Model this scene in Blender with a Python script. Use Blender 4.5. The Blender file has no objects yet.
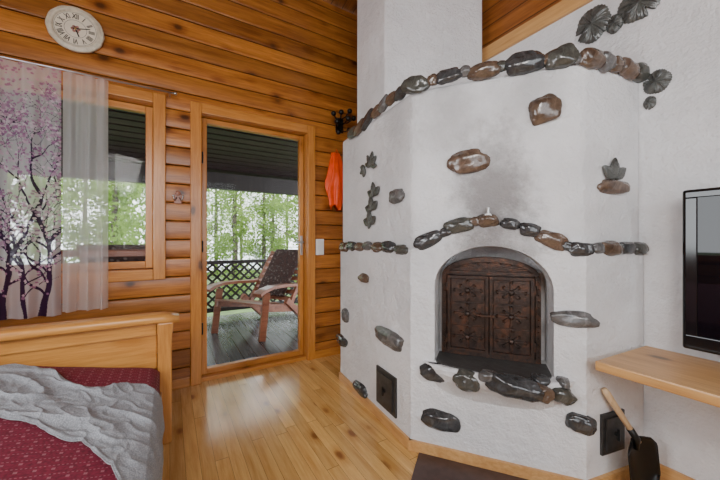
import bpy, bmesh, math, random
import numpy as np
from mathutils import Vector, Matrix, noise
random.seed(7)
S=bpy.context.scene; COL=S.collection
V=Vector
# ---------------------------------------------------------------- camera
FPX=310.0; H=1.1
th=math.atan2(505.0,310.0)
fw=V((math.cos(th),math.sin(th),0)); rt=V((math.sin(th),-math.cos(th),0))
cam=bpy.data.cameras.new('camera'); co=bpy.data.objects.new('camera',cam); COL.objects.link(co)
cam.sensor_width=36; cam.lens=36*FPX/720; cam.clip_start=0.02; cam.clip_end=300
co.location=(0,0,H); co.rotation_euler=(math.pi/2,0,math.atan2(-fw.x,fw.y)); S.camera=co
def rd(px,py): return rt*((px-360)/FPX)+fw+V((0,0,(240-py)/FPX))
def onY(px,py,Y):
    d=rd(px,py); t=Y/d.y; return V((d.x*t,Y,H+d.z*t))
# ---------------------------------------------------------------- materials
class NT:
    def __init__(s,name):
        s.m=bpy.data.materials.new(name); s.m.use_nodes=True; s.t=s.m.node_tree; s.n=s.t.nodes
        s.b=s.n['Principled BSDF']; s.out=s.n['Material Output']
    def add(s,ty,**k):
        n=s.n.new(ty)
        for a,v in k.items(): setattr(n,a,v)
        return n
    def set(s,n,key,v):
        sk=n.inputs[key]
        if isinstance(v,bpy.types.NodeSocket): s.t.links.new(v,sk)
        else: sk.default_value=v
    def math(s,op,a,b=0.0):
        n=s.add('ShaderNodeMath',operation=op); s.set(n,0,a); s.set(n,1,b); return n.outputs[0]
    def mix(s,f,a,b,bt='MIX'):
        n=s.add('ShaderNodeMix',data_type='RGBA',blend_type=bt)
        s.set(n,0,f); s.set(n,6,a); s.set(n,7,b); return n.outputs[2]
    def ramp(s,f,stops):
        n=s.add('ShaderNodeValToRGB'); s.set(n,0,f); e=n.color_ramp.elements
        while len(e)<len(stops): e.new(.5)
        for i,(p,c) in enumerate(stops):
            e[i].position=p; e[i].color=(c[0],c[1],c[2],1) if hasattr(c,'__len__') else (c,c,c,1)
        return n.outputs[0]
    def coord(s): return s.add('ShaderNodeTexCoord').outputs['Object']
    def mp(s,vec,sc=(1,1,1),loc=(0,0,0),rot=(0,0,0)):
        n=s.add('ShaderNodeMapping'); s.set(n,0,vec); n.inputs['Scale'].default_value=sc; n.inputs['Location'].default_value=loc; n.inputs['Rotation'].default_value=rot; return n.outputs[0]
    def noise(s,vec,scale=5,detail=4,rough=.5,dist=0):
        n=s.add('ShaderNodeTexNoise'); s.set(n,'Vector',vec); n.inputs['Scale'].default_value=scale; n.inputs['Detail'].default_value=detail; n.inputs['Roughness'].default_value=rough; n.inputs['Distortion'].default_value=dist
        return n.outputs[0]
    def bump(s,h,strength=.3,dist=.01):
        n=s.add('ShaderNodeBump'); s.set(n,'Height',h); n.inputs['Strength'].default_value=strength; n.inputs['Distance'].default_value=dist
        s.t.links.new(n.outputs[0],s.b.inputs['Normal'])
    def fin(s,col=None,rough=.5,metal=0,spec=None):
        if col is not None: s.set(s.b,'Base Color',col if isinstance(col,bpy.types.NodeSocket) else (*col[:3],1))
        s.set(s.b,'Roughness',rough); s.set(s.b,'Metallic',metal)
        if spec is not None: s.set(s.b,'Specular IOR Level',spec)
        return s.m
def c4(c): return (c[0],c[1],c[2],1)
def wood(name,dark,light,grain='X',board=None,bw=.1,gap=0,rough=.4,knots=True,var=.25,length=None,knotc=None,both=False,spec=None,kd=1.0):
    N=NT(name); P=N.coord()
    k={'X':(.07,1,1),'Y':(1,.07,1),'Z':(1,1,.07)}[grain]
    sep=N.add('ShaderNodeSeparateXYZ'); N.set(sep,0,P)
    if board:
        q=N.math('DIVIDE',sep.outputs['XYZ'.index(board)],bw); fl=N.math('FLOOR',q); fr=N.math('FRACT',q)
        w=N.add('ShaderNodeTexWhiteNoise',noise_dimensions='1D'); N.set(w,'W',fl)
        idv=w.outputs['Value']
        jl=None
        if length:
            g=N.math('ADD',N.math('DIVIDE',sep.outputs['XYZ'.index(grain)],length),N.math('MULTIPLY',idv,7.3))
            gf=N.math('FLOOR',g); gfr=N.math('FRACT',g)
            w2=N.add('ShaderNodeTexWhiteNoise',noise_dimensions='2D')
            cb=N.add('ShaderNodeCombineXYZ'); N.set(cb,0,fl); N.set(cb,1,gf); N.set(w2,'Vector',cb.outputs[0]); idv=w2.outputs['Value']
            jl=N.math('LESS_THAN',gfr,.0022/length)
        off=N.add('ShaderNodeCombineXYZ')
        for i in range(3): N.set(off,i,N.math('MULTIPLY',idv,11.0+3*i))
        va=N.add('ShaderNodeVectorMath',operation='ADD'); N.set(va,0,P); N.set(va,1,off.outputs[0]); P2=va.outputs[0]
    else: P2=P; idv=None
    vo=N.add('ShaderNodeTexVoronoi'); kk={'X':(3*kd,6,6),'Y':(6,3*kd,6),'Z':(6,6,3*kd)}[grain]
    N.set(vo,'Vector',N.mp(P2,kk)); vo.inputs['Scale'].default_value=1.0
    g1=N.noise(N.mp(P2,k),60,7,.7,.5)
    g2=N.noise(N.mp(P2,k),10,4,.5,1.0)
    f=N.math('ADD',N.math('MULTIPLY',g1,.55),N.math('MULTIPLY',g2,.45))
    if knots: f=N.math('SUBTRACT',f,N.ramp(vo.outputs['Distance'],[(.08,.16),(.32,0.0)]))
    col=N.ramp(f,[(.36,dark),(.62,light)])
    if knots:
        dd=N.math('ADD',vo.outputs['Distance'],N.math('MULTIPLY',N.noise(P2,30,3),.06))
        kf=N.ramp(dd,[(.095,.95),(.135,.5),(.18,0.0)])
        col=N.mix(kf,col,c4(knotc or [x*.28 for x in dark]))
    if idv is not None:
        br=N.math('ADD',N.math('MULTIPLY',idv,var),1-var*.6)
        cb=N.add('ShaderNodeCombineXYZ')
        for i in range(3): N.set(cb,i,br)
        col=N.mix(1.0,col,cb.outputs[0],'MULTIPLY')
        if gap:
            ln=N.math('LESS_THAN',fr,gap)
            if both: ln=N.math('MAXIMUM',ln,N.math('GREATER_THAN',fr,1-gap))
            if jl is not None: ln=N.math('MAXIMUM',ln,jl)
            col=N.mix(ln,col,c4([x*.25 for x in dark]))
            N.bump(N.math('SUBTRACT',N.math('MULTIPLY',g1,.2),ln),.4,.004)
        else: N.bump(g1,.12,.004)
    else: N.bump(g1,.12,.004)
    return N.fin(col,rough,0,spec)
def plain(name,c,rough=.5,metal=0,nz=0,scale=40,bump=0,spec=None):
    N=NT(name)
    col=c
    if nz or bump:
        n=N.noise(N.coord(),scale,4)
        if nz: col=N.ramp(n,[(.3,[x*(1-nz) for x in c]),(.7,[min(1,x*(1+nz)) for x in c])])
        if bump: N.bump(n,bump,.005)
    return N.fin(col,rough,metal,spec)
M={}
LB=.138
M['log']=wood('log_pine',(.205,.058,.008),(.50,.190,.038),'X','Z',LB,.018,.30,var=.45,both=True,kd=1.3)
M['logY']=wood('log_pine_side',(.205,.058,.008),(.50,.190,.038),'Y','Z',LB,.018,.34,var=.4,both=True)
M['darkpanel']=wood('panel_warm_pine',(.20,.058,.011),(.42,.15,.033),'Y','Z',.12,.05,.4,var=.35)
M['ceil']=wood('ceiling_pine',(.16,.05,.010),(.36,.13,.03),'Y','X',.12,.05,.45)
M['floor']=wood('floor_pine',(.50,.255,.070),(.74,.46,.165),'Y','X',.064,.022,.16,var=.22,length=1.4,knotc=(.24,.09,.025))
M['trimZ']=wood('casing_pine_upright',(.38,.135,.022),(.60,.255,.058),'Z',rough=.26)
M['trimX']=wood('casing_pine_level',(.38,.135,.022),(.60,.255,.058),'X',rough=.26)
M['pineX']=wood('pine_bed_level',(.45,.18,.036),(.67,.32,.083),'X',rough=.27)
M['pineZ']=wood('pine_bed_upright',(.42,.165,.033),(.63,.29,.075),'Z',rough=.27)
M['pineY']=wood('pine_shelf',(.44,.21,.068),(.66,.38,.15),'Y',rough=.3)
M['ash']=wood('pale_ash_handle',(.45,.29,.15),(.62,.44,.26),'Z',rough=.45,knots=False)
M['deck']=wood('deck_grey',(.060,.063,.069),(.13,.135,.145),'Y','X',.12,.08,.2,knots=False)
M['porch']=wood('porch_dark_boards',(.019,.012,.011),(.050,.033,.031),'X','Y',.13,0,.5,knots=False,var=.6)
M['porchpost']=wood('porch_dark_timber',(.013,.010,.009),(.030,.023,.022),'Z',rough=.6,knots=False)
M['chairwood']=wood('teak_brown',(.18,.055,.028),(.36,.14,.078),'X',rough=.32,knots=False)
def plaster(name,soots=()):
    N=NT(name); P=N.add('ShaderNodeNewGeometry').outputs['Position']
    a=N.noise(P,12,6,.65); b=N.noise(P,70,3,.6); cc=N.noise(P,2.2,4,.6)
    col=N.ramp(cc,[(.3,(.62,.62,.63)),(.62,(.77,.77,.78))])
    for (c,zsq,r0,r1,amt) in soots:
        sub=N.add('ShaderNodeVectorMath',operation='SUBTRACT'); N.set(sub,0,P); sub.inputs[1].default_value=tuple(c)
        mul=N.add('ShaderNodeVectorMath',operation='MULTIPLY'); N.set(mul,0,sub.outputs[0]); mul.inputs[1].default_value=(1,1,zsq)
        ln=N.add('ShaderNodeVectorMath',operation='LENGTH'); N.set(ln,0,mul.outputs[0])
        d=N.math('ADD',ln.outputs['Value'],N.math('MULTIPLY',N.math('SUBTRACT',N.noise(P,7,6,.75),.5),.30))
        mr=N.add('ShaderNodeMapRange'); mr.interpolation_type='SMOOTHSTEP'; N.set(mr,0,d); mr.inputs[1].default_value=r0; mr.inputs[2].default_value=r1; mr.inputs[3].default_value=amt; mr.inputs[4].default_value=0
        col=N.mix(mr.outputs[0],col,(.18,.165,.16,1))
    N.bump(N.math('ADD',N.math('ADD',N.math('MULTIPLY',a,1.2),N.math('MULTIPLY',b,.35)),N.math('MULTIPLY',cc,1.6)),.7,.024)
    return N.fin(col,.75)
M['plaster']=plaster('white_plaster')
def stonemat(name,c1,c2,rough=.3,vein=.12):
    N=NT(name); P=N.coord(); n=N.noise(P,30,8,.75,.8); n2=N.noise(P,9,3,.6)
    col=N.ramp(N.math('ADD',N.math('MULTIPLY',n,.65),N.math('MULTIPLY',n2,.35)),[(.34,c1),(.64,c2)])
    wv=N.add('ShaderNodeTexWave'); wv.inputs['Scale'].default_value=6; wv.inputs['Distortion'].default_value=9; wv.inputs['Detail'].default_value=4; N.set(wv,'Vector',P)
    col=N.mix(N.ramp(wv.outputs[1],[(.90,0.0),(.99,vein)]),col,c4([min(1,x*2+.03) for x in c2]))
    N.bump(N.noise(P,60,4,.6),.28,.004)
    return N.fin(col,rough,0,.7)
STM=[stonemat('stone_slate',(.013,.014,.015),(.066,.067,.069),.14),stonemat('stone_green_grey',(.022,.023,.020),(.092,.092,.08),.15),
     stonemat('stone_brown',(.036,.022,.015),(.145,.098,.068),.16),stonemat('stone_grey',(.043,.042,.042),(.155,.15,.147),.22,.2),stonemat('stone_rust',(.046,.026,.018),(.17,.115,.082),.18)]
M['leafst']=stonemat('leaf_soapstone',(.018,.019,.018),(.125,.13,.12),.2,0.0)
M['slate']=stonemat('slate_ledge_top',(.02,.02,.02),(.06,.058,.056),.5)
M['iron']=plain('black_iron',(.014,.014,.014),.35,.5)
N=NT('aged_cast_iron'); P=N.coord(); n=N.noise(P,22,7,.8)
N.bump(N.noise(P,120,4),.5,.004)
M['bronze']=N.fin(N.ramp(n,[(.30,(.020,.015,.013)),(.50,(.058,.042,.036)),(.62,(.13,.060,.036)),(.78,(.19,.15,.13))]),.36,.65)
M['steel']=plain('brushed_steel',(.5,.5,.5),.3,1)
M['darkmetal']=plain('dark_grey_metal',(.055,.053,.052),.42,.5,.3,30)
M['white']=plain('white_plastic',(.8,.8,.8),.35)
M['blackpl']=plain('glossy_black_plastic',(.008,.008,.009),.1)
M['screen']=plain('tv_screen_glass',(.004,.004,.006),.02,spec=.32)
M['tile']=plain('brown_clinker_tile',(.065,.035,.03),.35,0,.3,18,.1)
M['grass']=plain('grass',(.085,.14,.04),.9,0,.4,3)
M['orange']=plain('orange_nylon',(.90,.085,.008),.45,0,.12,15)
M['brass']=plain('brass',(.55,.33,.12),.35,.9)
N=NT('window_glass'); tr=N.add('ShaderNodeBsdfTransparent'); gl=N.add('ShaderNodeBsdfGlossy'); gl.inputs['Roughness'].default_value=.0
lw=N.add('ShaderNodeFresnel'); lw.inputs['IOR'].default_value=1.35
mx=N.add('ShaderNodeMixShader'); N.set(mx,0,N.math('MULTIPLY',lw.outputs[0],.22)); N.t.links.new(tr.outputs[0],mx.inputs[1]); N.t.links.new(gl.outputs[0],mx.inputs[2]); N.t.links.new(mx.outputs[0],N.out.inputs[0])
M['glass']=N.m
def sheermat(name,attr=None,colr=(.9,.9,.92),op=.5):
    N=NT(name); tr=N.add('ShaderNodeBsdfTransparent'); di=N.add('ShaderNodeBsdfDiffuse'); tl=N.add('ShaderNodeBsdfTranslucent')
    m1=N.add('ShaderNodeMixShader'); m1.inputs[0].default_value=.6; m2=N.add('ShaderNodeMixShader')
    N.t.links.new(di.outputs[0],m1.inputs[1]); N.t.links.new(tl.outputs[0],m1.inputs[2])
    N.t.links.new(tr.outputs[0],m2.inputs[1]); N.t.links.new(m1.outputs[0],m2.inputs[2])
    if attr:
        at=N.add('ShaderNodeAttribute',attribute_name=attr)
        for q in(di,tl): N.set(q,'Color',at.outputs['Color'])
        N.set(m2,0,at.outputs['Alpha'])
    else:
        for q in(di,tl): q.inputs['Color'].default_value=c4(colr)
        m2.inputs[0].default_value=op
    N.t.links.new(m2.outputs[0],N.out.inputs[0]); return N.m
M['sheer']=sheermat('white_sheer_voile',None,(.97,.97,.99),.46)
M['print']=sheermat('printed_sheer_voile','print')
N=NT('burgundy_woven_fabric'); P=N.coord()
sep=N.add('ShaderNodeSeparateXYZ'); N.set(sep,0,P)
def stripes(sock,per,wd):
    fr=N.math('FRACT',N.math('DIVIDE',sock,per)); return N.math('LESS_THAN',fr,wd)
ln=stripes(sep.outputs[1],.036,.09); dash=stripes(sep.outputs[0],.009,.5)
fa=N.math('MULTIPLY',ln,dash)
l2=stripes(N.math('ADD',sep.outputs[1],.017),.036,.24); d2=stripes(sep.outputs[0],.036,.22)
fb=N.math('MULTIPLY',l2,d2)
f=N.math('MULTIPLY',N.math('MAXIMUM',fa,fb),.34)
n=N.noise(P,120,2)
base=N.ramp(n,[(.3,(.115,.004,.017)),(.7,(.215,.012,.038))])
col=N.mix(f,base,(.55,.29,.32,1)); N.bump(n,.3,.003)
M['burg']=N.fin(col,.85)
N=NT('grey_throw_weave'); P=N.coord(); n=N.noise(P,260,2)
wv=N.add('ShaderNodeTexVoronoi'); wv.inputs['Scale'].default_value=190; N.set(wv,'Vector',P)
N.bump(N.math('ADD',n,wv.outputs[0]),.5,.002)
M['blanket']=N.fin(N.ramp(N.math('ADD',N.math('MULTIPLY',n,.5),N.math('MULTIPLY',wv.outputs[0],.5)),[(.2,(.40,.415,.44)),(.6,(.25,.26,.28))]),.95)
N=NT('chair_cushion_fabric'); P=N.coord(); vo=N.add('ShaderNodeTexVoronoi'); vo.inputs['Scale'].default_value=22; N.set(vo,'Vector',P)
M['cushion']=N.fin(N.ramp(vo.outputs['Distance'],[(.2,(.20,.15,.13)),(.35,(.035,.022,.022)),(.6,(.07,.035,.03))]),.9)
N=NT('leaf_foliage'); P=N.coord(); n=N.noise(P,1.2,3)
M['leaf']=N.fin(N.ramp(n,[(.3,(.065,.13,.022)),(.7,(.20,.30,.07))]),.7)
tl=N.add('ShaderNodeBsdfTranslucent'); tl.inputs['Color'].default_value=(.27,.40,.10,1); mx=N.add('ShaderNodeMixShader'); mx.inputs[0].default_value=.5
N.t.links.new(N.b.outputs[0],mx.inputs[1]); N.t.links.new(tl.outputs[0],mx.inputs[2]); N.t.links.new(mx.outputs[0],N.out.inputs[0])
N=NT('tree_bark'); P=N.coord(); n=N.noise(N.mp(P,(1,1,3)),5,4)
M['bark']=N.fin(N.ramp(n,[(.35,(.04,.03,.024)),(.6,(.15,.12,.10))]),.9)
# ---------------------------------------------------------------- mesh helpers
def addbox(bm,c,s,R=None):
    c=V(c); vs=[]
    for x in(-.5,.5):
        for y in(-.5,.5):
            for z in(-.5,.5):
                p=V((x*s[0],y*s[1],z*s[2]))
                if R: p=R@p
                vs.append(bm.verts.new(c+p))
    for f in((0,1,3,2),(4,6,7,5),(0,4,5,1),(2,3,7,6),(0,2,6,4),(1,5,7,3)): bm.faces.new([vs[i] for i in f])
def bb(bm,a,b):
    a=V(a);b=V(b); addbox(bm,(a+b)/2,(abs(b.x-a.x),abs(b.y-a.y),abs(b.z-a.z)))
def frame(d,up=V((0,0,1))):
    d=V(d).normalized()
    if abs(d.dot(up))>.98: up=V((1,0,0))
    x=up.cross(d).normalized(); y=d.cross(x); return Matrix((x,y,d)).transposed()
def beam(bm,p,q,w,h,up=V((0,0,1))):
    p=V(p);q=V(q); addbox(bm,(p+q)/2,(w,h,(q-p).length),frame(q-p,up))
def cyl(bm,p,q,r1,r2=None,n=16,caps=True):
    r2=r1 if r2 is None else r2; p=V(p);q=V(q); R=frame(q-p); A=[];Bv=[]
    for i in range(n):
        a=2*math.pi*i/n; o=R@V((math.cos(a),math.sin(a),0)); A.append(bm.verts.new(p+o*r1)); Bv.append(bm.verts.new(q+o*r2))
    for i in range(n): j=(i+1)%n; bm.faces.new((A[i],A[j],Bv[j],Bv[i]))
    if caps: bm.faces.new(A[::-1]); bm.faces.new(Bv)
def tube(bm,pts,rs,n=10):
    pts=[V(p) for p in pts]; rings=[]
    if not hasattr(rs,'__len__'): rs=[rs]*len(pts)
    for i,p in enumerate(pts):
        d=pts[min(i+1,len(pts)-1)]-pts[max(i-1,0)]; R=frame(d)
        rings.append([bm.verts.new(p+R@V((math.cos(2*math.pi*k/n),math.sin(2*math.pi*k/n),0))*rs[i]) for k in range(n)])
    for i in range(len(rings)-1):
        for k in range(n):
            j=(k+1)%n; bm.faces.new((rings[i][k],rings[i][j],rings[i+1][j],rings[i+1][k]))
    bm.faces.new(rings[0][::-1]); bm.faces.new(rings[-1])
def ball(bm,c,r,R=None,sub=2):
    m=Matrix.Translation(V(c))
    if R: m=m@R.to_4x4()
    if hasattr(r,'__len__'): m=m@Matrix.Diagonal((*r,1))
    else: m=m@Matrix.Scale(r,4)
    return bmesh.ops.create_icosphere(bm,subdivisions=sub,radius=1,matrix=m)['verts']
def prism(bm,pts,z0,z1,mp=None):
    mp=mp or (lambda x,y,z:V((x,y,z)))
    A=[bm.verts.new(mp(p[0],p[1],z0)) for p in pts]; Bv=[bm.verts.new(mp(p[0],p[1],z1)) for p in pts]
    n=len(pts)
    for i in range(n): j=(i+1)%n; bm.faces.new((A[i],A[j],Bv[j],Bv[i]))
    bm.faces.new(A[::-1]); bm.faces.new(Bv)
def mk(name,bm,mat,parent=None,label=None,cat=None,kind=None,group=None,bevel=0,smooth=False,center=True,seg=2):
    bmesh.ops.recalc_face_normals(bm,faces=bm.faces[:])
    if bevel:
        es=[e for e in bm.edges if len(e.link_faces)==2 and e.calc_face_angle(0)>.6]
        try: bmesh.ops.bevel(bm,geom=es,offset=bevel,segments=seg,affect='EDGES',profile=.6)
        except Exception: pass
    me=bpy.data.meshes.new(name); bm.to_mesh(me); bm.free()
    if smooth:
        for p in me.polygons: p.use_smooth=True
    o=bpy.data.objects.new(name,me); COL.objects.link(o); me.materials.append(mat)
    if center:
        xs=np.empty(len(me.vertices)*3); me.vertices.foreach_get('co',xs); xs=xs.reshape(-1,3)
        c=V(((xs.min(0)+xs.max(0))/2).tolist()); me.transform(Matrix.Translation(-c)); o.location=c
    if parent:
        o.parent=parent; o.matrix_parent_inverse=Matrix.Translation(-parent.location)
    if label:o['label']=label
    if cat:o['category']=cat
    if kind:o['kind']=kind
    if group:o['group']=group
    return o
def empty(name,loc,label=None,cat=None,kind=None,group=None):
    o=bpy.data.objects.new(name,None); COL.objects.link(o); o.location=loc; o.empty_display_size=.1
    if label:o['label']=label
    if cat:o['category']=cat
    if kind:o['kind']=kind
    if group:o['group']=group
    return o
NB=bmesh.new
# ---------------------------------------------------------------- room shell
WY=2.70; WX=1.93; CZ=3.36
def logwall(name,u0,u1,ztop,opens,mp,mat):
    zs={}
    per=LB; nrow=int(ztop/per)+1
    for r in range(nrow):
        for f in(0,.02,.045,.07,.10,.2,.35,.5,.65,.8,.90,.93,.955,.98):
            z=(r+f)*per
            if z<=ztop+1e-6: zs[round(z,4)]=1
    for o in opens: zs[round(o[2],4)]=1; zs[round(o[3],4)]=1
    zs[round(ztop,4)]=1
    zs=sorted(zs)
    def prof(z):
        f=(z/per)%1.0; f=min(f,1-f)
        return .006+.011*(1-(1-min(1,f/.07))**2)+.005*(1-(1-min(1,f/.5))**2)
    bm=NB()
    for a,b in zip(zs[:-1],zs[1:]):
        zm=(a+b)/2
        segs=[(u0,u1)]
        for o in opens:
            if o[2]<zm<o[3]:
                ns=[]
                for s in segs:
                    if o[0]>s[0]: ns.append((s[0],min(s[1],o[0])))
                    if o[1]<s[1]: ns.append((max(s[0],o[1]),s[1]))
                segs=ns
        for s in segs:
            bm.faces.new([bm.verts.new(mp(s[0],prof(a+1e-5),a)),bm.verts.new(mp(s[1],prof(a+1e-5),a)),bm.verts.new(mp(s[1],prof(b-1e-5),b)),bm.verts.new(mp(s[0],prof(b-1e-5),b))])
    bmesh.ops.remove_doubles(bm,verts=bm.verts[:],dist=1e-4)
    return mk(name,bm,mat,kind='structure',center=False,label='honey brown planed horizontal pine log wall')
W_OP=(-1.26,-.07,.86,2.11); D_OP=(.17,1.10,0.0,2.11)
logwall('wall_north',-1.9,WX+.02,CZ,[W_OP,D_OP],lambda u,d,z:V((u,WY-d,z)),M['log'])
W2=(.25,1.35,.9,2.1)
logwall('wall_west',-1.6,WY,4.3,[W2],lambda u,d,z:V((-1.6+d,u,z)),M['logY'])
W3=(-.9,1.2,.8,2.3)
logwall('wall_south',-1.8,2.1,4.4,[W3],lambda u,d,z:V((u,-1.6+d,z)),M['log'])
bm=NB(); bb(bm,(-1.8,-1.7,-.1),(2.2,2.72,0)); mk('floor',bm,M['floor'],kind='structure',center=False,label='varnished honey yellow pine plank floor')
bm=NB(); bb(bm,(WX,-1.6,0),(WX+.10,2.72,2.38)); mk('wall_east',bm,M['plaster'],kind='structure',center=False,label='white plastered partition wall')
bm=NB(); bb(bm,(WX+.03,-1.6,2.38),(WX+.12,2.72,4.6)); mk('wall_east_upper',bm,M['darkpanel'],kind='structure',center=False,label='brown pine panelling above the partition')
bm=NB(); bb(bm,(WX-.02,-1.6,2.38),(WX+.12,2.70,2.47)); mk('trim_1',bm,M['pineY'],kind='structure',bevel=.004,label='pine board capping the white wall')
bm=NB()
prism(bm,[(2.74,CZ),(-1.65,4.35),(-1.65,4.45),(2.74,CZ+.1)],-1.8,2.3,lambda y,z,x:V((x,y,z)))
mk('ceiling',bm,M['ceil'],kind='structure',center=False,label='sloping pine board ceiling')
bm=NB(); bb(bm,(1.14,2.655,0),(1.46,2.695,.07)); bb(bm,(-1.6,2.655,0),(.13,2.695,.07)); mk('baseboard_north',bm,M['trimX'],kind='structure',bevel=.004)
bm=NB(); bb(bm,(WX-.018,-1.6,0),(WX,.53,.07)); mk('baseboard_east',bm,M['pineY'],kind='structure',bevel=.004)
def casing(bmZ,bmX,x0,x1,z0,z1,w,y0,y1,bottom=True):
    bb(bmZ,(x0,y0,z0),(x0+w,y1,z1)); bb(bmZ,(x1-w,y0,z0),(x1,y1,z1))
    bb(bmX,(x0+w,y0,z1-w),(x1-w,y1,z1))
    if bottom: bb(bmX,(x0+w,y0,z0),(x1-w,y1,z0+w))
def framed(name,x0,x1,z0,z1,leafw,botw,label):
    win=name.startswith('window')
    e=empty(name,((x0+x1)/2,WY,z0),label,kind='structure')
    a=NB();b=NB(); casing(a,b,x0,x1,z0,z1,.075,2.650,2.685,win)
    mk('casing',a,M['trimZ'],e,bevel=.006); mk('casing',b,M['trimX'],e,bevel=.006)
    a=NB();b=NB(); casing(a,b,x0+.045,x1-.045,z0+(.045 if win else 0),z1-.045,.03,2.686,2.86,True)
    mk('jamb',a,M['trimZ'],e,bevel=.003); mk('jamb',b,M['trimX'],e,bevel=.003)
    X0=x0+.08;X1=x1-.08;Z0=z0+(.08 if win else .032);Z1=z1-.08
    a=NB();b=NB()
    bb(a,(X0,2.74,Z0),(X0+leafw,2.79,Z1)); bb(a,(X1-leafw,2.74,Z0),(X1,2.79,Z1))
    bb(b,(X0+leafw,2.74,Z1-leafw),(X1-leafw,2.79,Z1)); bb(b,(X0+leafw,2.74,Z0),(X1-leafw,2.79,Z0+botw))
    mk('sash',a,M['trimZ'],e,bevel=.005); mk('sash',b,M['trimX'],e,bevel=.005)
    a=NB(); bb(a,(X0+leafw-.01,2.763,Z0+botw-.01),(X1-leafw+.01,2.767,Z1-leafw+.01)); mk('glass_pane',a,M['glass'],e)
    return e,X0,X1
framed('window_1',-1.31,-.025,.815,2.155,.045,.05,'pine framed window looking onto the covered porch')
e,X0,X1=framed('door_1',.133,1.145,0.0,2.147,.040,.045,'narrow framed glazed pine door to the porch')
for z in(.4,1.05,1.75):
    bm=NB(); cyl(bm,(X0+.004,2.735,z-.045),(X0+.004,2.735,z+.045),.009); mk('hinge',bm,M['iron'],e,smooth=True)
bm=NB(); bb(bm,(X1-.032,2.734,.96),(X1-.010,2.741,1.14)); cyl(bm,(X1-.021,2.74,1.08),(X1-.021,2.70,1.08),.008); beam(bm,(X1-.021,2.70,1.08),(X1-.11,2.70,1.08),.014,.014)
mk('handle',bm,M['steel'],e,bevel=.002)
e=empty('window_2',(-1.6,.8,.9),'pine framed side window',kind='structure')
a=NB()
for y in(W2[0]-.04,W2[1]-.03): bb(a,(-1.62,y,W2[2]-.04),(-1.56,y+.07,W2[3]+.04))
for z in(W2[2]-.04,W2[3]-.03): bb(a,(-1.62,W2[0],z),(-1.56,W2[1],z+.07))
mk('casing',a,M['trimZ'],e,bevel=.005)
# ---------------------------------------------------------------- fireplace
P0=V((1.176,2.176)); P1=V((1.10,1.256)); P2=V((1.556,.652)); P3=V((1.925,.572))
class Facet:
    def __init__(s,a,b):
        s.a=V((a.x,a.y,0)); d=V((b.x-a.x,b.y-a.y,0)); s.L=d.length; s.u=d.normalized(); s.n=V((s.u.y,-s.u.x,0))
        if s.n.dot(-(s.a+d*.5))<0: s.n=-s.n
    def hit(s,px,py,off=0):
        d=rd(px,py); o=V((0,0,H)); a=s.a+s.n*off
        t=(a-o).dot(s.n)/d.dot(s.n); p=o+d*t; return (p-s.a).dot(s.u),p.z,t
    def P(s,u,n,z): return s.a+s.u*u+s.n*n+V((0,0,z))
FL=Facet(P0,P1); FF=Facet(P1,P2); FR=Facet(P2,P3); FW=Facet(V((WX,2.7)),V((WX,-1.6)))
def facet(px): return FL if px<412 else FF if px<583 else FR if px<641 else FW
fp=empty('fireplace',(1.5,1.4,0),'white plastered corner fireplace with embedded river stones','fireplace')
def rounded(pts,rad,idx):
    out=[]
    for i,p in enumerate(pts):
        if i in idx:
            a=pts[i-1];b=pts[(i+1)%len(pts)]; da=(a-p).normalized();db=(b-p).normalized()
            s=p+da*rad; e=p+db*rad
            for k in range(7):
                t=k/6; out.append(s*(1-t)**2+p*2*t*(1-t)+e*t*t)
        else: out.append(p)
    return out
BT=1.90
s0=FF.hit(435,330)[0]; s1=FF.hit(553,330)[0]; zb=FF.hit(490,367)[1]; zt=FF.hit(492,246)[1]
sc=(s0+s1)/2; hw=(s1-s0)/2; zs=zt-hw*.78
def fpt(px,py):
    u,z,t=FF.hit(px,py); return FF.P(u,0,z)
def lpt(px,py):
    u,z,t=FL.hit(px,py); return FL.P(u,0,z)
sootm=plaster('sooty_white_plaster',[(fpt(492,198),.62,.05,.26,.78),(fpt(448,112),.7,.0,.26,.36),(fpt(530,85),.6,.0,.24,.30),(fpt(497,246),.9,.08,.28,.40),(FF.P(sc,-.17,zt-.05),.8,.10,.30,.40),(lpt(395,120),.5,.0,.25,.28)])
plan=rounded([P0,P1,P2,P3,V((WX-.005,2.66)),V((1.50,2.66))],.03,{1,2})
bm=NB(); prism(bm,[(p.x,p.y) for p in plan],0,BT)
bm.normal_update()
es=[e for e in bm.edges if all(v.co.z>BT-.01 for v in e.verts)]
bmesh.ops.bevel(bm,geom=es,offset=.035,segments=4,affect='EDGES',profile=.5)
def arch(hw,zb,zs,rise,n=24,sc=sc):
    pts=[(sc-hw,zb),(sc+hw,zb)]
    for i in range(n+1):
        a=math.pi*i/n; pts.append((sc+hw*math.cos(a),zs+rise*math.sin(a)))
    return pts
def carve(o,cut,mat):
    mo=o.modifiers.new('b','BOOLEAN'); mo.object=cut; mo.operation='DIFFERENCE'; mo.solver='EXACT'
    dg=bpy.context.evaluated_depsgraph_get(); dg.update()
    nm=bpy.data.meshes.new_from_object(o.evaluated_get(dg)); o.modifiers.clear()
    m2=bpy.data.meshes.new(o.name); m2.from_pydata([tuple(v.co) for v in nm.vertices],[],[list(p.vertices) for p in nm.polygons]); m2.update(); m2.materials.append(mat)
    o.data=m2; bpy.data.meshes.remove(nm)
body=mk('body',bm,sootm,fp,center=False)
bm=NB(); prism(bm,arch(hw,zb,zs,zt-zs),-.19,.2,lambda s,z,n:FF.P(s,n,z))
cut=mk('cutter',bm,sootm,center=False)
carve(body,cut,sootm)
TH=.020
def offs(a,b,c):
    n1=Facet(a,b).n; n2=Facet(b,c).n; m=(n1+n2); m=m/ (m.length**2)*2
    return V((b.x+m.x*TH,b.y+m.y*TH))
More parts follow.
